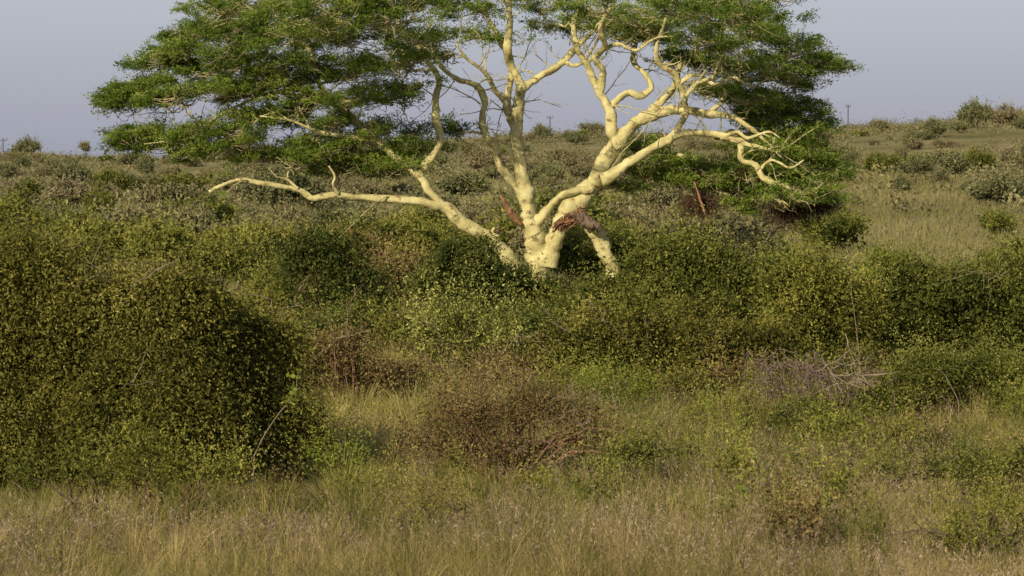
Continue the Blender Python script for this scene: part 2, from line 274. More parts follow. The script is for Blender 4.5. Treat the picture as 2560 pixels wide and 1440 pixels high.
def sprays(c,rx,ry,rz,ns,slope,out2,m=18):
    a=rng.uniform(0,2*np.pi,ns); rr=np.sqrt(rng.uniform(0,1,ns))
    edge=1+0.26*np.sin(3*a+rng.uniform(0,6))+0.2*np.sin(5*a+rng.uniform(0,6))
    z=rng.uniform(-1,1,ns)*rz*.82+rng.normal(size=ns)*0.05
    z=z*np.sqrt(np.clip(1.05-rr**2,0.08,1))
    b=np.stack([rx*rr*edge*np.cos(a),ry*rr*edge*np.sin(a),z],-1); b[:,2]-=slope*(b[:,:2]@out2)
    kc=int(7+rx*9); cen=b[rng.integers(0,ns,kc)]; near=np.argmin((((b[:,None]-cen[None])*np.array([1,1,1.8]))**2).sum(-1),1); b=b*np.array([.5,.5,.36])+cen[near]*np.array([.5,.5,.64])
    ctint=rng.normal(size=kc)*.13
    cd=rng.normal(size=(kc,3))*np.array([.4,.4,.18])
    b=b+c
    outw=nrm(np.array([c[0],c[1]*0.8,0.0])[None]+1e-6)
    D=nrm(np.stack([np.cos(a)*rr,np.sin(a)*rr,np.full(ns,0.18)],-1)*0.6+outw*0.45+cd[near]+rng.normal(size=(ns,3))*np.array([.4,.4,.24]))
    tl=rng.uniform(0.18,0.48,ns)
    ts=rng.uniform(0,1,(ns,m,1))
    B=b[:,None]+D[:,None]*tl[:,None,None]*ts+np.array([0,0,0.05])*np.sin(ts*3)+rng.normal(size=(ns,m,3))*np.array([.028,.028,.016])
    LD=nrm(D[:,None]*0.6+rng.normal(size=(ns,m,3))*np.array([.7,.7,.5])+np.array([0,0,.12]))
    V,Fq=leaves(B.reshape(-1,3),LD.reshape(-1,3),rng.uniform(0.045,0.085,ns*m),rng.uniform(0.018,0.032,ns*m))
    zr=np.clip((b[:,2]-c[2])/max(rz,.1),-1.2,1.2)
    T=np.repeat(rng.normal(0.50+0.07*rng.normal(),0.09,ns)+ctint[near]+.12*zr,m)+rng.normal(size=ns*m)*0.09  # tint by height in pad: lit tops and shaded undersides painted in
    X0=c[0]/S+1355
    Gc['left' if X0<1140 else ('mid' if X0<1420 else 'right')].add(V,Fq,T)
for i in order:
    c,rx,rz,top=P3[i]
    d=np.linalg.norm(samp-c,axis=1)+np.maximum(0,samp[:,2]-c[2])*1.5+np.where(samr<0.012,1.0,0)
    j=int(np.argmin(d)); s=samp[j]; ln=np.linalg.norm(c-s)+0.05
    t=np.linspace(0,1,KP)[:,None]
    mid=s*0.5+c*0.5+np.array([0,0,0.16*ln])*rng.uniform(-.8,1)+rng.normal(size=3)*0.12*ln
    path=(1-t)**2*s+2*t*(1-t)*mid+t*t*c
    path[1:-1]+=rng.normal(size=(KP-2,3))*0.05*min(ln,2.5)
    r0=min(samr[j]*0.8,0.026+0.016*ln); r1=0.014
    rad=r0+(r1-r0)*t[:,0]**0.8
    br.append(path);brr.append(rad)
    samp=np.vstack([samp,path[2:]]);samr=np.concatenate([samr,np.maximum(rad[2:],0.0125)])
    ry=rx*0.85
    out2=c[:2]/max(np.linalg.norm(c[:2]),.1)*min(1,np.linalg.norm(c[:2])/6)
    slope=rng.uniform(.1,.35)
    nb=int(16+rx*14)
    a=rng.uniform(0,2*np.pi,nb); rr=np.sqrt(rng.uniform(0.15,1.1,nb))
    end=np.stack([rx*rr*np.cos(a),ry*rr*np.sin(a),rz*rng.uniform(-1.2,1.,nb)],-1); end[:,2]-=slope*(end[:,:2]@out2); end+=c
    stt=path[rng.integers(KP-4,KP,nb)]
    tt=np.linspace(0,1,6)[None,:,None]
    q=stt[:,None]*(1-tt)+end[:,None]*tt+np.sin(tt*np.pi)*rng.normal(size=(nb,1,3))*0.12+rng.normal(size=(nb,6,3))*0.04*np.sin(tt*np.pi)
    V,Fq=tubes(q,np.linspace(0.015,0.005,6)[None]*np.ones((nb,1)))
    gt.add(V,Fq)
    sprays(c,rx,ry,rz,int((225 if not top else 70)*rx*ry)+38,slope,out2,18 if not top else 9)
# fine forking side branches on the limbs
lx=limbS[:,0]/S+1355
w_=np.where((limbR>.018)&(limbR<.14),1.0,0)*np.where(limbS[:,2]>(at(0,400,TD)-base)[2],1,np.where((lx>1780)&(limbR<.1),.8,0.08))
w_*=np.where((limbS[:,2]+base[2])<at(0,-40,TD)[2],1,.3)
ids=rng.choice(len(limbS),200,p=w_/w_.sum()); q=[]
for j in ids:
    s=limbS[j]; o=nrm(np.array([s[0],s[1]+rng.normal()*2,0])); dd=nrm(o*.4+rng.normal(size=3)*np.array([.7,.5,.5])+np.array([0,.2,.5])); l=rng.uniform(.4,1.3); t=np.linspace(0,1,8)[:,None]
    bend=rng.normal(size=3)*.55
    p=s+dd*l*t+bend*t*t*l+np.cumsum(rng.normal(size=(8,3))*.05,0)*t; q.append((p,.020))
    leafy=not(1130<lx[j]<1830 and s[2]<(at(0,110,TD)-base)[2])
    for k in range(4):
        k0=rng.integers(2,8); d2=nrm(dd+bend*.6+rng.normal(size=3)*.7); l2=l*rng.uniform(.25,.55); p2=p[k0]+d2*l2*t+np.cumsum(rng.normal(size=(8,3))*.025,0)*t; q.append((p2,.009))
        if leafy and rng.random()<.5: sprays(p2[-1],.25,.22,.07,9,0,np.zeros(2),14)
P_=np.array([a for a,b in q]); R_=np.array([b for a,b in q])[:,None]*np.linspace(1,.35,8)[None]
V,Fq=tubes(P_,R_,4); Geo().add(V,Fq).build('side_twigs',M_bark,tree,smooth=True)['kind']='stuff'
br=np.array(br);brr=np.array(brr); big=np.argsort(-brr[:,0]*np.linalg.norm(br[:,-1]-br[:,0],axis=1))
for k in big[:80]:
    V,Fq=tubes(br[k:k+1],brr[k:k+1],7); Geo().add(V,Fq).build('branch',M_bark,tree,smooth=True)
V,Fq=tubes(br[big[80:]],brr[big[80:]],5)
Geo().add(V,Fq).build('branches',M_bark,tree,smooth=True)['kind']='stuff'
gt.build('twigs',M_twig,tree)['kind']='stuff'
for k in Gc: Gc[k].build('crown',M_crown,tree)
def plimb(name,pl,mat,parent=tree,knob=.1,per=6):
    pts=[[*(at(px,py,TD+dy)-base),r*S] for (px,py,dy,r) in pl]
    V,Fq,q=limb_tube(pts,per=per,knob=knob); return Geo().add(V,Fq).build(name,mat,parent,smooth=True)
o=plimb('broken_stub',[(1235,602,-.55,15),(1240,588,-.65,13),(1240,576,-.75,12)],M_bark)
plimb('stub_core',[(1240,578,-.74,9),(1240,574,-.78,9)],M_grey,o)
plimb('limb',[(1480,780,.1,16),(1530,690,0,17),(1518,640,0,18),(1505,602,-.1,19),(1490,574,-.15,18),(1468,554,-.2,12),(1444,540,-.25,7)],M_bark)
o=plimb('snapped_limb',[(1424,534,-.45,4),(1444,539,-.55,10),(1468,549,-.6,13),(1488,563,-.63,12),(1500,576,-.6,8)],M_grey,knob=.25); o['label']='grey snapped length of dead wood'
plimb('dead_branch',[(1252,487,-.3,2),(1262,505,-.3,5),(1276,530,-.3,8),(1290,548,-.28,6),(1305,562,-.2,5)],M_rough,knob=.2)
plimb('dead_branch',[(1736,455,.3,2.5),(1744,480,.2,2.5),(1752,505,.1,2.5),(1762,530,0,2),(1776,560,-.1,1.5)],M_rough,knob=.3)
n=130; sp=[]
for i in range(n):
    f=rng.uniform(0,1); p=at(1396+62*f+rng.normal()*6,562-28*f+rng.normal()*8,TD-.36+rng.uniform(-.1,.1))-base
    d=nrm(np.array([rng.normal()*.35+.55,rng.normal()*.25-.25,rng.normal()*.35+.4])); l=rng.uniform(.12,.40)
    sp.append([p-d*l*.5,p-d*l*.1,p+d*l*.25,p+d*l*.5])
V,Fq=tubes(np.array(sp),np.array([[.010,.02,.014,.002]])*rng.uniform(.6,1.4,(n,1)),4)
Geo().add(V,Fq).build('splintered_wood',M_rough,tree)['label']='reddish splintered break in the right trunk'

def nest(px,py,dy,rx,rz,label):
    c=at(px,py,TD+dy); e=empty('twig_nest',tuple(c),label,'nest')
    n=440; a=rng.uniform(0,6.28,n); rr=rng.uniform(0,1,n)**.6
    b=np.stack([np.cos(a)*rr*rx*S,np.sin(a)*rr*rx*S*.7,(rng.uniform(-1,1,n)*(1.1-rr)+.25*np.sin(a*3))*rz*S],-1)
    d=nrm(rand_dir(n)*np.array([1,1,.8])+np.array([0,0,-.45])); l=rng.uniform(.2,.8,(n,1,1)); t=np.linspace(-.3,.7,5)[None,:,None]
    q=b[:,None]+d[:,None]*l*t+np.array([0,0,-.25])*t*t+rng.normal(size=(n,5,3))*.015
    V,Fq=tubes(q,np.array([[.005,.007,.006,.005,.002]])*rng.uniform(.6,1.9,(n,1))); g=Geo().add(V,Fq); g.build('sticks',M_nest,e)
    n=160; b=rand_dir(n)*np.array([rx,rx,rz])*.4*S*rng.uniform(.1,1,(n,1)); V,Fq=leaves(b,rand_dir(n),.14,.05); Geo().add(V,Fq).build('packed_grass',M_nest,e)
nest(1975,520,.6,56,32,'dark brown twig nest hanging lowest under the right end of the crown')
nest(1748,503,.6,42,26,'dark twig nest under the middle of the right crown, beside a thin dead branch')
nest(2050,503,.4,32,20,'small brown twig nest at the far right tip of the lowest right branch')

# ------------------------------------------------------------ bush generator
def vnoise(P,k,ph):
    return (np.sin(P[:,0]*k+ph+1.7*np.sin(P[:,2]*k*.8+ph*2))+np.sin(P[:,2]*k*1.2+ph*1.3+1.5*np.sin(P[:,1]*k*.9))+np.sin((P[:,1]+P[:,0])*k*.7+ph*.7))/3
def bush_geo(blobs,dens,leaf,droop=.15,tl=.35,nl=9,sub=6,up=.25,core=.35,spread=.03,tbias=0,shoots=.10,warp=1.0):
    g=Geo(); subs=[]
    allb=[]; ph=rng.uniform(0,6)
    zt=max(c[2]+r[2] for c,r in blobs)
    for (c,r) in blobs:
        allb.append((c,r*.82,0.0))
        for k in range(sub):
            d=rand_dir(1)[0]; d[2]=abs(d[2])*1.0-.25; d[1]=-abs(d[1]) if rng.random()<.6 else d[1]; d=nrm(d); f=rng.uniform(.14,.42)
            allb.append((c+d*r*rng.uniform(.6,.95),r*f*np.array([1,1,rng.uniform(.7,1.6)]),rng.normal()*.16)); 
            if k<3: subs.append(c+d*r*.75)
    R0=np.mean([r[0] for c,r in blobs])
    for (c,r,tb) in allb:
        n=int(dens*4*r[0]*r[2])+8
        d=rand_dir(n); d[:,2]=np.where((d[:,2]<-.4),-d[:,2],d[:,2])
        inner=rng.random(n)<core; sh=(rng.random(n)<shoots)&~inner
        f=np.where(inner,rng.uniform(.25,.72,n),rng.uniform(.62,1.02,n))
        P=c+d*r*f[:,None]
        P=P+warp*R0*np.stack([.17*vnoise(P,3/R0,ph+1),.15*vnoise(P,3/R0,ph+2),.24*vnoise(P,2.6/R0,ph+3)+.14*vnoise(P,7/R0,ph)],-1)
        keep=inner|(vnoise(P,5/R0,ph+4)>-.20)|(rng.random(n)<.18)
        P,d,inner,sh=P[keep],d[keep],inner[keep],sh[keep]; n=len(P)
        P[:,2]=np.maximum(P[:,2],.03)
        D=nrm(d*.7+np.array([0,0,up])+rng.normal(size=(n,3))*.5+np.where(sh,1,0)[:,None]*np.array([0,0,.5]))
        L=tl*rng.uniform(.5,1.3,n)*np.where(sh,2.5,1)
        ts=rng.uniform(0,1,(n,nl,1))
        B=P[:,None]+D[:,None]*L[:,None,None]*ts+np.array([0,0,-1])*droop*ts**2*(L[:,None,None]/tl)+rng.normal(size=(n,nl,3))*spread
        LD=nrm(D[:,None]*.5+rng.normal(size=(n,nl,3))*.7+np.array([0,0,-droop*2])*ts)
        sz=leaf*np.where(inner,1.6,1.0)[:,None]*rng.uniform(.6,1.5,(n,nl))
        V,Fq=leaves(B.reshape(-1,3),LD.reshape(-1,3),sz.ravel(),sz.ravel()*.42)
        T=.46+tbias+tb+np.repeat(np.where(inner,-.2,0)+np.where(sh,.08,0)+.10*P[:,2]/zt+.14*vnoise(P,4/R0,ph+5)+rng.normal(size=n)*.10,nl)+rng.normal(size=n*nl)*.07  # inner leaves darkened as painted shade; tops lighter: natural yellowing plus painted highlights
        g.add(V,Fq,T)
    return g,np.array(subs)
def stems_geo(root,ends,r0=.02,wob=.08,K=7):
    n=len(ends); t=np.linspace(0,1,K)[None,:,None]
    st=root+rng.normal(size=(n,3))*np.array([.12,.12,0]); st[:,2]=root[2]-.1
    mid=st*.5+ends*.5+np.array([0,0,.25])*np.linalg.norm(ends-st,axis=1)[:,None]+rng.normal(size=(n,3))*.12
    q=(1-t)**2*st[:,None]+2*t*(1-t)*mid[:,None]+t*t*ends[:,None]+rng.normal(size=(n,K,3))*wob*.35*np.sin(t*np.pi)
    V,Fq=tubes(q,np.linspace(r0,r0*.25,K)[None]*rng.uniform(.6,1.2,(n,1)),5)
    return Geo().add(V,Fq)
def bush(name,label,cat,d,blobs,mat,dens=420,leaf=.05,droop=.12,tl=.35,nl=9,sub=6,up=.25,core=.35,stem=M_stem,group=None,bare=0,dz=.8,nst=None,tbias=0,stem_out=0,shoots=.1):
    s=d/F_PX; cx=np.mean([b[0] for b in blobs]); x0=(cx-1280)/F_PX*d
    org=np.array([x0,d,float(terrain(x0,d))])
    e=empty(name,tuple(org),label,cat,group)
    bl=[]
    for (px,py,rx,rz) in blobs:
        c=at(px,py,d+rng.uniform(-.3,.3)*rx*s)-org; bl.append((c,np.array([rx*s,rx*s*dz,rz*s])))
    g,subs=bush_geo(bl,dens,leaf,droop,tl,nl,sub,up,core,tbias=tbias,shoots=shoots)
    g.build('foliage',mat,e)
    ends=subs if nst is None else subs[:nst]
    if stem_out: ends=np.vstack([ends]+[ends+rng.normal(size=ends.shape)*.15+nrm(ends)*stem_out for _ in range(2)])
    stems_geo(np.zeros(3),ends,.022).build('stems',stem,e)
    for k in range(bare):
        q=[]
        b=bl[rng.integers(len(bl))]; p=b[0]+np.array([rng.uniform(-.9,.9)*b[1][0],-b[1][1]*rng.uniform(.6,1.),rng.uniform(-.6,.6)*b[1][2]])
        dd=nrm(np.array([rng.normal()*.6,-.15,rng.uniform(.4,1.)])); l=rng.uniform(.4,1.0); t=np.linspace(0,1,7)[:,None]
        q.append(p+dd*l*t+rng.normal(size=(7,3))*.02+np.array([rng.normal()*.25,0,-.1])*t*t)
        for m_ in range(3):
            k0=rng.integers(2,6); p2=q[-1][k0]; d2=nrm(dd+rng.normal(size=3)*.6); q.append(p2+d2*l*.45*t+rng.normal(size=(7,3))*.012)
        q=np.array(q); V,Fq=tubes(q,np.linspace(.007,.003,7)[None]*np.ones((len(q),1)),4); Geo().add(V,Fq).build('bare_twig',M_bare,e)
    return e
BB=bush
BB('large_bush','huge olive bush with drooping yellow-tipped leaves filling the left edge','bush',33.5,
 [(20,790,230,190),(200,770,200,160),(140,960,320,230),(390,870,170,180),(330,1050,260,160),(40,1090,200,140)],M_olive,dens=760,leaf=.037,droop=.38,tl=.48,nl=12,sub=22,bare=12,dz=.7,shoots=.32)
BB('large_bush','darker olive bush sloping down at the right flank of the huge left bush','bush',34.5,
 [(510,860,120,140),(630,970,120,150),(520,1030,190,170),(710,1070,80,100),(600,1110,170,100),(660,840,60,60)],M_olive,dens=680,leaf=.036,droop=.34,tl=.44,nl=12,sub=19,bare=6,dz=.55,tbias=.03,shoots=.34)
BB('thorn_bush','dark leafy bush with exposed brown stems left of centre, behind the pale green shrub','bush',57,
 [(800,655,80,66),(760,700,60,60),(880,725,80,50),(830,775,90,40),(930,775,50,40)],M_dark,dens=340,leaf=.06,tl=.5,sub=10,stem=M_redstem,nst=20,stem_out=.3,core=.2,shoots=.3,tbias=-.06)
BB('round_bush','dense dark green bush hiding the base of the fever tree','bush',64,
 [(1165,690,95,80),(1100,730,65,80),(1235,720,75,64),(1190,785,140,55),(1310,762,60,50),(1375,785,60,52)],M_dark,dens=380,leaf=.062,tl=.34,sub=14,droop=.08,tbias=.02,shoots=.12)
BB('leafy_bush','broad olive bush right of the fever tree trunk with the highest rounded top','bush',52,
 [(1640,715,95,75),(1740,680,115,70),(1850,710,105,75),(1470,805,95,62),(1560,760,85,65),(1690,800,180,95),(1870,820,115,95)],M_mid,dens=420,leaf=.054,tl=.44,sub=16,bare=6,dz=.7,shoots=.26)
BB('leafy_bush','dark olive bush with bare twigs on its face, before the broad right bush','bush',45.5,
 [(1490,890,100,95),(1600,885,125,105),(1750,890,125,95),(1400,915,70,75),(1880,900,105,78)],M_olive,dens=480,leaf=.044,tl=.42,droop=.24,nl=10,sub=15,bare=9,dz=.7,tbias=-.05,shoots=.28)
BB('leafy_bush','sunlit yellow-green bush between the broad olive bush and the dark right bush','bush',48,
 [(1990,745,70,75),(2060,755,70,80),(2020,840,105,100),(2130,820,65,100)],M_yel,dens=420,leaf=.048,tl=.5,sub=15,droop=.22,tbias=-.06,shoots=.3)
BB('leafy_bush','large dark green bush at the right edge of the picture','bush',50,
 [(2240,755,100,70),(2370,745,115,66),(2500,760,115,76),(2260,840,125,95),(2420,850,155,100),(2560,850,100,110)],M_mid,dens=420,leaf=.052,tl=.44,sub=15,bare=4,dz=.7,tbias=-.12,shoots=.28)
BB('dense_bush','dark round-topped bush rising behind the right edge bush','bush',68,
 [(2500,680,70,52),(2560,695,70,58),(2440,715,60,42)],M_mid,dens=340,leaf=.07,sub=10,shoots=.15)
BB('leafy_bush','light green bush top standing behind and left of the dark right bush','bush',70,
 [(2240,680,60,36),(2180,700,50,32),(2290,700,45,32)],M_bright,dens=260,leaf=.07,sub=9,tbias=-.22,shoots=.2)
BB('low_bush','low green bush at the foot of the large right edge bush','bush',42,
 [(2310,940,100,66),(2400,955,120,65),(2500,965,110,70),(2240,1020,80,48),(2560,1005,80,60)],M_mid,dens=460,leaf=.038,sub=12,tbias=.06,shoots=.32)
BB('pale_shrub','pale green open shrub with small silvery leaves in front of the dark round bush','shrub',48,
 [(1110,835,70,50),(1180,820,55,40),(1060,885,60,55),(1150,900,105,55),(1250,880,60,36)],M_pale,dens=150,leaf=.046,tl=.55,sub=12,up=.8,droop=.05,core=.2,tbias=.02,stem_out=.2,shoots=.4)
BB('brown_bush','reddish brown low bush beside the right flank of the left bushes','bush',44,
 [(860,900,85,70),(800,960,80,70),(930,950,75,60),(860,1015,105,42)],M_brown,dens=340,leaf=.036,sub=12,stem=M_redstem,stem_out=.15,shoots=.38,tbias=.14)
BB('brown_bush','dull brown-green bush below the pale green shrub','bush',45,
 [(1010,975,75,46),(1120,990,85,45),(1230,970,85,50),(1320,955,60,55)],M_brown,dens=340,leaf=.037,sub=12,tbias=.16,stem=M_redstem,stem_out=.15,shoots=.38)
BB('low_bush','low dark twiggy bush standing alone in the grass at the centre','bush',34.5,
 [(1180,1075,110,70),(1290,1065,120,75),(1400,1090,100,62),(1240,1140,170,55),(1070,1140,85,38),(1480,1120,65,38)],M_brown,dens=300,leaf=.028,sub=14,tl=.44,up=.9,tbias=.06,bare=4,stem=M_redstem,stem_out=.2,shoots=.42,core=.3)
BB('green_shrub','small bright green feathery shrub below the dark olive bush','shrub',42.5,
 [(1480,980,50,36),(1530,1000,60,32),(1590,990,45,30)],M_bright,dens=420,leaf=.03,sub=8,tbias=0,shoots=.35,up=.7)
BB('green_shrub','yellow-green low shrub with reddish stems at the foot of the huge left bush','shrub',30,
 [(360,1150,75,75),(450,1200,80,60),(560,1210,70,50),(290,1210,60,45)],M_yel,dens=300,leaf=.028,sub=10,up=.8,stem=M_redstem,tbias=-.04,core=.2,shoots=.4)
BB('green_shrub','sparse dull green shrub at the lower left, left of the yellow-green shrub','shrub',30,
 [(200,1180,55,60),(240,1210,50,50),(80,1200,80,50)],M_mid,dens=200,leaf=.03,sub=8,up=.8,core=.2,tbias=.08,shoots=.4)
BB('flowering_shrub','pale yellow-flecked shrub in the bottom right corner','shrub',27,
 [(2420,1350,80,70),(2500,1320,80,70),(2560,1360,80,90),(2370,1400,70,60)],M_yel,dens=320,leaf=.022,sub=10,up=.8,core=.25,tbias=.08,stem_out=.05,shoots=.4)
BB('low_bush','small dark brown low bush in the grass near the right edge','bush',35.5,
 [(2260,1100,70,36),(2330,1115,60,30)],M_brown,dens=360,leaf=.03,sub=8,stem_out=.1,shoots=.4)
BB('low_bush','low green-brown bush in the grass below the twig pile','bush',38.5,
 [(2010,1050,90,40),(2120,1065,90,40),(1900,1075,60,30)],M_mid,dens=340,leaf=.033,sub=10,tbias=.02,shoots=.35,up=.7)
BB('low_bush','low green leafy growth right of the central twiggy bush','bush',33,
 [(1580,1135,60,38),(1660,1155,70,38),(1530,1185,60,32)],M_mid,dens=240,leaf=.03,sub=8,tbias=.08,shoots=.45,up=.9)
BB('low_bush','low dull green growth at the right edge above the flowering corner shrub','bush',31,
 [(2450,1180,80,45),(2540,1190,70,50),(2380,1210,60,35)],M_mid,dens=240,leaf=.03,sub=8,tbias=.06,shoots=.45,up=.9)
BB('leafy_bush','yellow-green bush between the huge left bush and the dark stemmed bush','bush',84,
 [(930,650,60,28),(870,660,50,26),(980,670,40,23)],M_yel,dens=220,leaf=.09,sub=8,tbias=-.15)
BB('leafy_bush','dark bush directly behind the snapped limb and right of the trunk','bush',84,
 [(1440,650,60,38),(1500,680,60,34),(1560,650,60,44)],M_mid,dens=240,leaf=.09,sub=8)
BB('leafy_bush','light olive bush top above the right shoulder of the huge left bush','bush',72,
 [(600,660,90,56),(500,650,90,56),(680,700,60,46),(400,640,80,50)],M_mid,dens=280,leaf=.075,sub=12,tbias=.10,shoots=.2)
BB('leafy_bush','hazy green bush behind the crest of the huge left bush','bush',88,
 [(330,600,80,38),(420,595,80,34),(250,590,70,30)],M_mid,dens=220,leaf=.09,sub=10,tbias=.14,shoots=.2)
BB('leafy_bush','yellowish bush left of the long low limb of the fever tree','bush',92,
 [(620,605,80,34),(700,625,60,30),(560,615,60,30)],M_yel,dens=220,leaf=.09,sub=10,tbias=-.10,shoots=.2)
BB('leafy_bush','green bush under the end of the low left limb, right of the yellowish bush','bush',96,
 [(960,595,80,34),(1040,605,60,34),(880,610,60,30)],M_mid,dens=210,leaf=.09,sub=10,tbias=.12,shoots=.2)
BB('small_tree','small young tree poking up above the huge left bush at the left edge','tree',60,
 [(40,500,30,12),(20,530,40,14),(70,480,20,9)],M_mid,dens=90,leaf=.08,sub=3,core=.1)
def thicket(n,px0,px1,d0,d1,h0,h1,place_words):
    for k in range(n):
        dd_=rng.uniform(d0,d1); px=px0+(px1-px0)*(k+rng.uniform(.1,.9))/n; gy=400+F_PX*CH/dd_; h_=rng.uniform(h0,h1)/dd_*F_PX; w_=h_*rng.uniform(.6,1.1)
        mt,wd=[(M_mid,'dull green'),(M_dark,'dark green'),(M_brown,'brownish'),(M_olive,'olive'),(M_yel,'yellowish')][rng.integers(5)]
        lab=f'{wd} bush merging into the thicket {place_words}'
        BB('thicket_bush',lab,'bush',dd_,[(px,gy-h_*.55,w_*.6,h_*.5),(px+w_*.5,gy-h_*.4,w_*.45,h_*.4),(px-w_*.45,gy-h_*.4,w_*.45,h_*.4)],mt,dens=280,leaf=.0011*dd_,tl=.44,sub=9,shoots=.35,core=.3,group=lab.replace(' bush ',' bushes '),tbias=-.06 if mt is M_yel else .06)
thicket(8,660,1060,62,80,.8,1.7,'left of the fever tree base')
thicket(6,680,1480,50,58,.6,1.1,'below the fever tree base')
thicket(5,1540,2100,58,72,1.0,1.6,'behind the broad right bushes')
thicket(8,1350,2560,43,44.8,.35,.65,'along the foot of the right bushes')
thicket(6,950,1800,88,110,.9,1.6,'beyond the fever tree')
for k in range(64):
    dd_=rng.uniform(27,43); px=rng.uniform(20,2540); gy=400+F_PX*CH/dd_
    if px<820 and dd_>31: continue
    if 840<px<1080 and dd_>33: continue
    h_=rng.uniform(.25,.6)/dd_*F_PX; mt,w_=[(M_mid,'dull green'),(M_bright,'bright green'),(M_brown,'brownish'),(M_yel,'yellow-green')][k%4]
    zone='left' if px<850 else('middle' if px<1700 else 'right')
    lab=f'small {w_} weed among the grass in the {zone} foreground'
    BB('weed',lab,'plant',dd_,[(px,gy-h_*.6,h_*rng.uniform(.4,.9),h_*.55)],mt,dens=220,leaf=rng.uniform(.022,.04),sub=5,tl=.3,up=1.4,droop=.03,core=.15,shoots=.5,tbias=-.04 if mt in(M_bright,M_yel) else .12,group=lab.replace('weed','weeds'))

# --- dead brush pile
d=41.8; org=np.array([(2035-1280)/F_PX*d,d,0.0]); org[2]=terrain(org[0],d)
e=empty('brush_pile',tuple(org),'heap of grey-pink leafless twigs arching over the grass at right','dead brush')
s=d/F_PX; q=[]
for i in range(66):
    x=rng.uniform(-95,90)*s; st=np.array([x,rng.normal()*.3,rng.uniform(.1,.45)])
    end=np.array([st[0]+rng.choice([-1,1],p=[.65,.35])*rng.uniform(.2,.8),rng.normal()*.4,rng.uniform(.15,.9)])
    mid=(st+end)/2+np.array([rng.normal()*.2,0,rng.uniform(.3,.95)])
    t=np.linspace(0,1,9)[:,None]; q.append((1-t)**2*st+2*t*(1-t)*mid+t*t*end+rng.normal(size=(9,3))*.025)
    for k in range(5):
        p=q[-1-k][rng.integers(3,8)]; dd=nrm(end-mid+rng.normal(size=3)*.7); q.append(p+dd*rng.uniform(.12,.4)*t+rng.normal(size=(9,3))*.012+np.array([0,0,-.12])*t*t)
q=np.array(q); V,Fq=tubes(q,np.linspace(.0065,.0024,9)[None]*rng.uniform(.6,1.3,(len(q),1)),4)
Geo().add(V,Fq).build('arching_twigs',M_dead,e)['kind']='stuff'
q=[]
for (x0,y0,x1,y1) in [(2080,940,2200,935),(2070,920,2180,900),(2090,960,2205,950),(2040,930,2140,870),(2110,930,2190,970),(2115,820,2150,960),(2060,900,2110,990)]:
    a=at(x0,y0,d-.6)-org;b=at(x1,y1,d-.9)-org; t=np.linspace(0,1,9)[:,None]; q.append(a*(1-t)+b*t+rng.normal(size=(9,3))*.015)
    for k in range(4):
        p=q[-1-k][rng.integers(2,8)]; q.append(p+nrm(b-a+rng.normal(size=3)*.4)*rng.uniform(.1,.35)*t)
q=np.array(q);V,Fq=tubes(q,np.linspace(.010,.003,9)[None]*np.ones((len(q),1)),5); Geo().add(V,Fq).build('dead_branches',M_bare,e)['kind']='stuff'

def sapling(name,label,pts,d,nleaf,leafsz,mat,stem,cat='plant',frac=.5,r=.008):
    P=np.array([at(px,py,d) for px,py in pts]); org=np.array([P[0][0],d,float(terrain(P[0][0],d))]); e=empty(name,tuple(org),label,cat)
    q=catmull(P-org,5)[None]; q[0,0,2]=min(q[0,0,2],0)
    V,Fq=tubes(q,np.linspace(r,r*.4,q.shape[1])[None],5); Geo().add(V,Fq).build('stem',stem,e)
    if nleaf:
        k0=int(q.shape[1]*(1-frac)); b=q[0,rng.integers(k0,q.shape[1],nleaf)]+rng.normal(size=(nleaf,3))*.035
        V,Fq=leaves(b,nrm(rand_dir(nleaf)+np.array([0,0,.2])),leafsz*rng.uniform(.7,1.3,nleaf),leafsz*.8*rng.uniform(.7,1.2,nleaf)); Geo().add(V,Fq,rng.normal(.5,.15,nleaf)).build('leaves',mat,e)
sapling('leafy_sprig','bright green leafy sprig on a thin leaning stem before the left bushes',[(630,1150),(660,1090),(700,1030),(735,990),(745,925)],31.5,40,.065,M_bright,M_bare,frac=.35)
sapling('leafy_sprig','small broad-leaved green plant in the grass right of centre, near the tall dry stalk',[(1850,1290),(1852,1240),(1856,1200)],30,30,.055,M_bright,M_bare)
sapling('leafy_sprig','slender pale green plant standing in the grass below the bright feathery shrub',[(1535,1230),(1533,1190),(1537,1145)],32,24,.045,M_bright,M_bare,frac=.9)
sapling('leafy_sprig','short pale green plant in the grass below the central twiggy bush',[(1400,1260),(1403,1230),(1398,1195)],31,22,.05,M_bright,M_bare,frac=.8)
sapling('grass_stalk','tall single straw-coloured grass stalk rising at the bottom right of centre',[(1742,1440),(1760,1350),(1774,1250),(1782,1140)],26.5,0,0,M_bright,M_bare,cat='grass stalk',r=.010)
sapling('bare_stalk','thin bare upright stem rising above the yellow-green bush on the right',[(2150,900),(2138,800),(2128,720),(2132,640)],45,6,.04,M_brown,M_bare,cat='stem',r=.007)
sapling('bare_stalk','bent bare grey stem leaning over the low green bush at the right',[(2400,1010),(2380,970),(2360,935),(2335,920)],40,5,.03,M_brown,M_bare,cat='stem',r=.007)
sapling('grass_stalk','thin orange-red weed stalk leaning in the dry grass at bottom right',[(2190,1370),(2215,1320),(2250,1270),(2262,1250)],27,10,.02,M_brown,M_redstem,cat='stalk',r=.005)
sapling('grass_stalk','pale dry stalk in the grass just right of the left bushes',[(862,1210),(860,1160),(864,1090)],33,0,0,M_bright,M_bare,cat='stalk',r=.007)

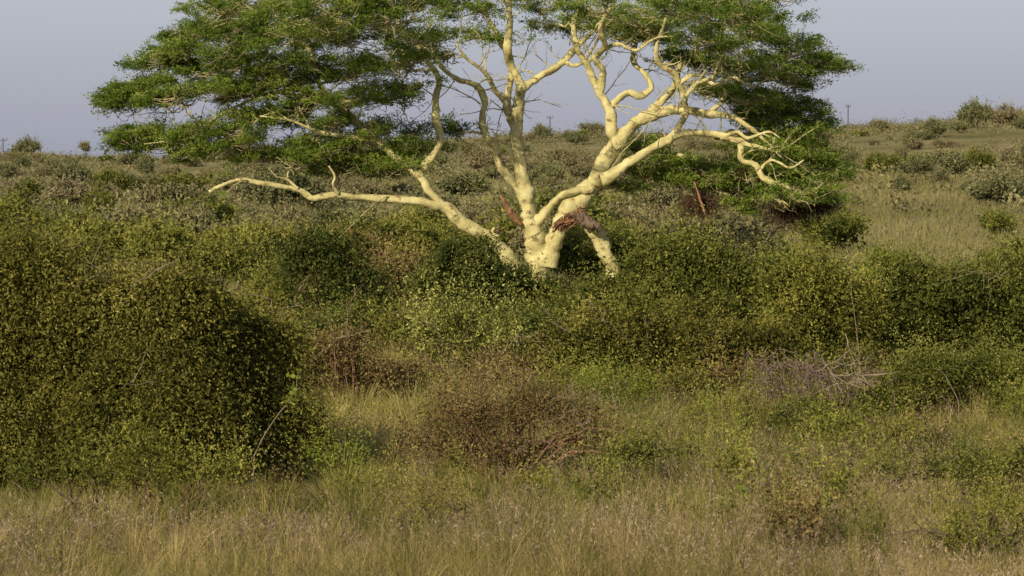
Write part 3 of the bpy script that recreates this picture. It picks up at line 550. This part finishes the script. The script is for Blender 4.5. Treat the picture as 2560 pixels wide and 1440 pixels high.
def upole(px,pt,pb,d,w,label):
    b=at(px,pb,d); t=at(px,pt,d); h=t[2]-b[2]; e=empty('utility_pole',tuple(b),label,'utility pole')
    K=6; q=np.zeros((1,K,3)); q[0,:,2]=np.linspace(-1.5,h,K); V,Fq=tubes(q,np.linspace(.15,.12,K)[None],8); Geo().add(V,Fq).build('pole',M_pole,e)
    s=d/F_PX; q=np.zeros((1,4,3)); q[0,:,0]=np.linspace(-w*s,w*s,4); q[0,:,2]=h-5*s; V,Fq=tubes(q,np.full((1,4),.09),6); Geo().add(V,Fq).build('crossarm',M_pole,e)
    for k in (-.9,0,.9):
        V,Fq=tubes(np.array([[[k*w*s,0,h-5*s],[k*w*s,0,h-2*s],[k*w*s,0,h+1.5*s]]],float),np.full((1,3),.07),6); Geo().add(V,Fq).build('insulator',M_pole,e)
upole(8,346,400,640,10,'thin utility pole with crossarm at the far left edge of the horizon')
upole(1375,290,345,660,8,'thin utility pole with crossarm on the horizon right of the central stem')
upole(2120,262,320,640,6,'thin utility pole on the horizon right of the fever tree crown')

# ------------------------------------------------------------ background bushes and trees
def proto(kind):
    if kind=='round':
        return [(np.array([0,0,.55]),np.array([.8,.8,.5])),(np.array([.5,.1,.4]),np.array([.5,.5,.4])),(np.array([-.5,0,.45]),np.array([.5,.5,.42]))]
    if kind=='low':
        return [(np.array([-.4,0,.3]),np.array([.8,.6,.32])),(np.array([.6,.1,.28]),np.array([.7,.6,.3]))]
    return [(np.array([0,0,1.2]),np.array([.7,.7,.3])),(np.array([.55,.1,1.05]),np.array([.45,.45,.22])),(np.array([-.5,0,1.1]),np.array([.5,.45,.25]))]
protos=[]
for i,(k,m) in enumerate([('round',M_far),('round',M_far2),('low',M_far),('low',M_far3),('round',M_far3),('tree',M_far2),('tree',M_far),('round',M_mid),('low',M_mid)]):
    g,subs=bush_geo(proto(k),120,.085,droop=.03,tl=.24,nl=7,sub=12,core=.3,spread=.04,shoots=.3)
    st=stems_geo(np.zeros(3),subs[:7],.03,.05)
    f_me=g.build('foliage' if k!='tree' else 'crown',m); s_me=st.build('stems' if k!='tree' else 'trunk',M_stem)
    protos.append((k,f_me,s_me))
words={'round':'rounded','low':'low','tree':'flat-topped'}
def place(i,px,d,h,w,name,label,cat,group):
    k,fm,sm=protos[i]
    x=(px-1280)/F_PX*d; e=empty(name,(x,d,float(terrain(x,d))-.08*h),label,cat,group)
    e.rotation_euler=(0,0,rng.uniform(0,6.28)); hh={'round':1.1,'low':.62,'tree':1.5}[k]
    e.scale=(w/1.7,w/1.7,h/hh)
    for o in (fm,sm):
        c=o.copy(); C.objects.link(c); c.parent=e
mats_word={0:'olive grey',1:'grey-green',2:'olive grey',3:'brownish',4:'brownish',5:'grey-green',6:'olive grey',7:'dark green',8:'dark green'}
cnt=0
def side(px): return 'left' if px<850 else ('middle' if px<1750 else 'right')
for it in range(2400):
    if cnt>=290: break
    px=rng.uniform(-80,2640); q_=rng.uniform(0,1)
    d=88*(600/88)**(q_**.65)
    if 110<d<180 and px>1900 and rng.random()<.75: continue
    if d<110 and px>1950 and rng.random()<.75: continue
    if d<150 and px<1000: i=rng.choice([7,8,0,2,1]); 
    elif d<150: i=rng.choice([7,8,0,2,3])
    else: i=rng.choice(9,p=[.2,.2,.12,.12,.12,.05,.05,.08,.06])
    k=protos[i][0]
    h={'round':rng.uniform(1.0,2.3),'low':rng.uniform(.7,1.3),'tree':rng.uniform(1.9,3.3)}[k]; 
    w=h*{'round':rng.uniform(1.1,2.0),'low':rng.uniform(2.0,3.6),'tree':rng.uniform(.9,1.5)}[k]
    zone='near the foot of the slope' if d<150 else ('on the middle slope' if d<280 else 'high on the far slope')
    nm='thorn_tree' if k=='tree' else 'scrub_bush'
    lab=f"{words[k]} {mats_word[i]} {'thorn tree' if k=='tree' else 'bush'} {zone}, {side(px)} part of the hillside"
    place(i,px,d,h,w,nm,lab,'tree' if k=='tree' else 'bush',lab.replace('bush','bushes').replace('thorn tree','thorn trees'))
    cnt+=1
for (px,d,h,w,i,where) in [(68,600,4,5,1,'on the skyline near the left utility pole'),(215,600,4,3,6,'on the skyline beyond the left tips of the crown'),(1360,610,3,5,1,'on the skyline below the central utility pole'),(1480,600,3,6,0,'on the skyline between the forked right limbs'),(2440,560,5,6,1,'on the skyline, tallest at the far right'),(2200,580,3,4,0,'on the skyline just right of the right utility pole'),(2510,560,4,5,4,'on the skyline beside the tallest one at the far right'),(2340,480,3,4,1,'on the right shoulder of the hill'),(600,620,4,6,0,'on the skyline under the left crown'),(2550,300,3,3,1,'on the slope at the right edge'),(2440,260,2.5,3,7,'on the slope below the tallest skyline tree')]:
    place(i,px,d,h,w,'hill_tree',mats_word[i]+' tree '+where,'tree',None)
for k,a,b in protos: C.objects.unlink(a); C.objects.unlink(b)
g=Geo()
for it in range(3600):
    d=rng.uniform(160,740) if it%2 else rng.uniform(540,735); px=rng.uniform(-300,2860); x=(px-1280)/F_PX*d; z=float(terrain(x,d))
    if d<230 and px>1850 and rng.random()<.6: continue
    h=rng.uniform(.4,1.7)*(1.25 if d>560 else 1)*(1.7 if rng.random()<.08 else 1); w=h*rng.uniform(.8,1.9); n=54
    dd=rand_dir(n); dd[:,2]=np.abs(dd[:,2]); P=np.array([x,d,z])+dd*np.array([w,w,h])*rng.uniform(.4,1,(n,1))*(1+.3*np.sin(dd[:,:1]*5+it))
    V,Fq=leaves(P,rand_dir(n),rng.uniform(.22,.44,n),rng.uniform(.14,.28,n)); g.add(V,Fq,rng.normal(.42+.2*rng.normal(),.10,n))
tag(g.build('distant_scrub',M_far),'mass of small hazy scrub covering the distant hillside and ridge','scrub',kind='stuff')

# ------------------------------------------------------------ grass
def field(n,d0,d1,p=1.0,marg=1.25):
    uu=rng.uniform(0,1,n); d=(d0**(2)+uu**p*(d1**2-d0**2))**.5
    x=rng.uniform(-.5,.5,n)*d*.353*marg; return x,d
def pnoise(x,y,s):
    return (np.sin(x*s+1.3*np.sin(y*s*.7))+np.sin(y*s*1.1+1.7*np.sin(x*s*.6+2))+np.sin((x+y)*s*.53+4))/3
def grass(x,d,h,w,ln,K=4):
    foot=(x/d*F_PX+1280<800)&(d>30)&(d<37); h=np.where(foot,h*.5,h)
    n=len(x); z=terrain(x,d); B=np.stack([x,d,z-.03],-1)
    t=np.linspace(0,1,K)[None,:,None]
    q=B[:,None]+np.array([0,0,1])*h[:,None,None]*(t-.3*t*t*np.linalg.norm(ln,axis=1)[:,None,None])+np.concatenate([ln,np.zeros((n,1))],1)[:,None]*h[:,None,None]*t**2
    a=rng.uniform(-.9,.9,n); Sd=np.stack([np.cos(a),np.sin(a),np.zeros(n)],-1)
    return q,ribbons(q,w[:,None]*np.linspace(1,.2,K)[None],Sd)
def tufts(nt,nb,d0,d1,h0,h1,w0,w1,sp,lean,p=1.0,K=4):
    X,D=field(nt,d0,d1,p); H=rng.uniform(h0,h1,nt)*(1+.5*pnoise(X,D,1.1)); TT=rng.normal(size=nt)*.18
    a=rng.uniform(0,2*np.pi,(nt,nb)); r=np.abs(rng.normal(size=(nt,nb)))
    x=(X[:,None]+np.cos(a)*r*sp).ravel(); d=(D[:,None]+np.sin(a)*r*sp).ravel()
    wind=rng.normal(size=(nt,1,2))*.3
    ln=(np.stack([np.cos(a),np.sin(a)],-1)*r[...,None]*lean+wind).reshape(-1,2)
    h=(H[:,None]*rng.uniform(.5,1.15,(nt,nb))).ravel(); w=rng.uniform(w0,w1,nt*nb)*(d/30)
    T=(TT[:,None]+rng.normal(size=(nt,nb))*.14).ravel()
    return x,d,h,w,ln,T
x,d,h,w,ln,T=tufts(7200,20,24,62,.25,.70,.005,.011,.09,.38)
k=~((d<29)&(rng.random(len(d))<.5)); x,d,h,w,ln,T=x[k],d[k],h[k],w[k],ln[k],T[k]
gap=(np.abs(x/d*F_PX+1280-960)<130)&(d>33)
q,(V,Fq)=grass(x,d,h,w,ln)
tag(Geo().add(V,Fq,np.repeat(.42-.22*pnoise(x,d,.7)+T+.2*gap,3)).build('green_grass',M_gg),'tangled green grass growing between the bushes','grass',kind='stuff')
x,d,h,w,ln,T=tufts(7400,14,24,46,.2,.50,.004,.008,.10,.75,1.7)
q,(V,Fq)=grass(x,d,h,w,ln)
tag(Geo().add(V,Fq,np.repeat(.38+.20*pnoise(x,d,.6)+T-.08*(d>32),3)).build('dry_grass',M_dg),'dry straw-coloured grass across the foreground','grass',kind='stuff')
x,d,h,w,ln,T=tufts(5600,7,24.5,46,.34,.74,.003,.0045,.13,.45,1.5)
dens=.2+.6*pnoise(x+9,d,.7)+.6*np.exp(-((d-28.0)/1.1)**2); k=rng.random(len(x))<dens; x,d,h,w,ln,T=x[k],d[k],h[k],w[k],ln[k],T[k]
h=np.where(d<30,h*.75,h); q,(V,Fq)=grass(x,d,h,w,ln); g=Geo().add(V,Fq,np.repeat(.5+T,3))
m=8; n=len(x); ts=rng.uniform(.0,1,(n,m,1)); top=q[:,-1][:,None]; pre=q[:,-2][:,None]; B=pre+(top-pre)*ts+rng.normal(size=(n,m,3))*np.where(d[:,None,None]<31,.010,.035)
LD=nrm((top-pre)*1.5/np.linalg.norm(top-pre,axis=-1,keepdims=True)+rng.normal(size=(n,m,3))*.6)
V,Fq=leaves(B.reshape(-1,3),LD.reshape(-1,3),rng.uniform(.02,.05,n*m),rng.uniform(.006,.014,n*m)); g.add(V,Fq,rng.normal(.46,.2,n*m))
tag(g.build('seeding_grass',M_sd),'haze of pinkish brown grass seed heads above the grass','grass',kind='stuff')
x,d=field(110000,60,300,1.5,1.2); h=rng.uniform(.25,.6,len(x)); q,(V,Fq)=grass(x,d,h,rng.uniform(.012,.03,len(x))*(d/75),rng.normal(size=(len(x),2))*.4,3)
T=np.repeat(.45+.2*pnoise(x,d,.12)+rng.normal(size=len(x))*.13,2)
tag(Geo().add(V,Fq,T).build('slope_grass',M_fg),'pale dry grass on the slope behind the fever tree','grass',kind='stuff')

# ------------------------------------------------------------ light, sky, camera
Sv=Vector((-.47,-.77,.44)).normalized()
el=math.asin(Sv.z); az=math.atan2(Sv.x,Sv.y)
sl=bpy.data.lights.new('sun','SUN'); sl.energy=5.0; sl.angle=math.radians(.5); sl.color=(1,.86,.64)
so=bpy.data.objects.new('sun',sl); C.objects.link(so); so.rotation_euler=Sv.to_track_quat('Z','Y').to_euler()
w=bpy.data.worlds.new('World'); bpy.context.scene.world=w; w.use_nodes=True; N=w.node_tree.nodes; L=w.node_tree.links; N.clear()
sky=N.new('ShaderNodeTexSky'); sky.sky_type='NISHITA'; sky.sun_disc=False; sky.sun_elevation=el; sky.sun_rotation=az
b1=N.new('ShaderNodeBackground'); b1.inputs[1].default_value=.08; L.new(sky.outputs[0],b1.inputs[0])
tc=N.new('ShaderNodeTexCoord'); sp=N.new('ShaderNodeSeparateXYZ'); L.new(tc.outputs['Generated'],sp.inputs[0])
r=ramp(N,[(0,(.345,.362,.455)),(.055,(.485,.51,.59)),(.3,(.36,.40,.48)),(1,(.26,.31,.41))]); L.new(sp.outputs[2],r.inputs[0])
b2=N.new('ShaderNodeBackground'); b2.inputs[1].default_value=1; L.new(r.outputs[0],b2.inputs[0])
mx=N.new('ShaderNodeMixShader'); mx.inputs[0].default_value=.88; L.new(b1.outputs[0],mx.inputs[1]); L.new(b2.outputs[0],mx.inputs[2])
o=N.new('ShaderNodeOutputWorld'); L.new(mx.outputs[0],o.inputs[0])
cam=bpy.data.cameras.new('camera'); cam.angle=math.radians(20); cam.clip_end=8000; cam.clip_start=.5
co=bpy.data.objects.new('camera',cam); C.objects.link(co); co.location=(0,0,CH); co.rotation_euler=(math.pi/2-PITCH,0,0)
cam.dof.use_dof=True; cam.dof.focus_distance=52; cam.dof.aperture_fstop=7
bpy.context.scene.camera=co
vs=bpy.context.scene.view_settings; vs.view_transform='Standard'; vs.look='None'; vs.exposure=0
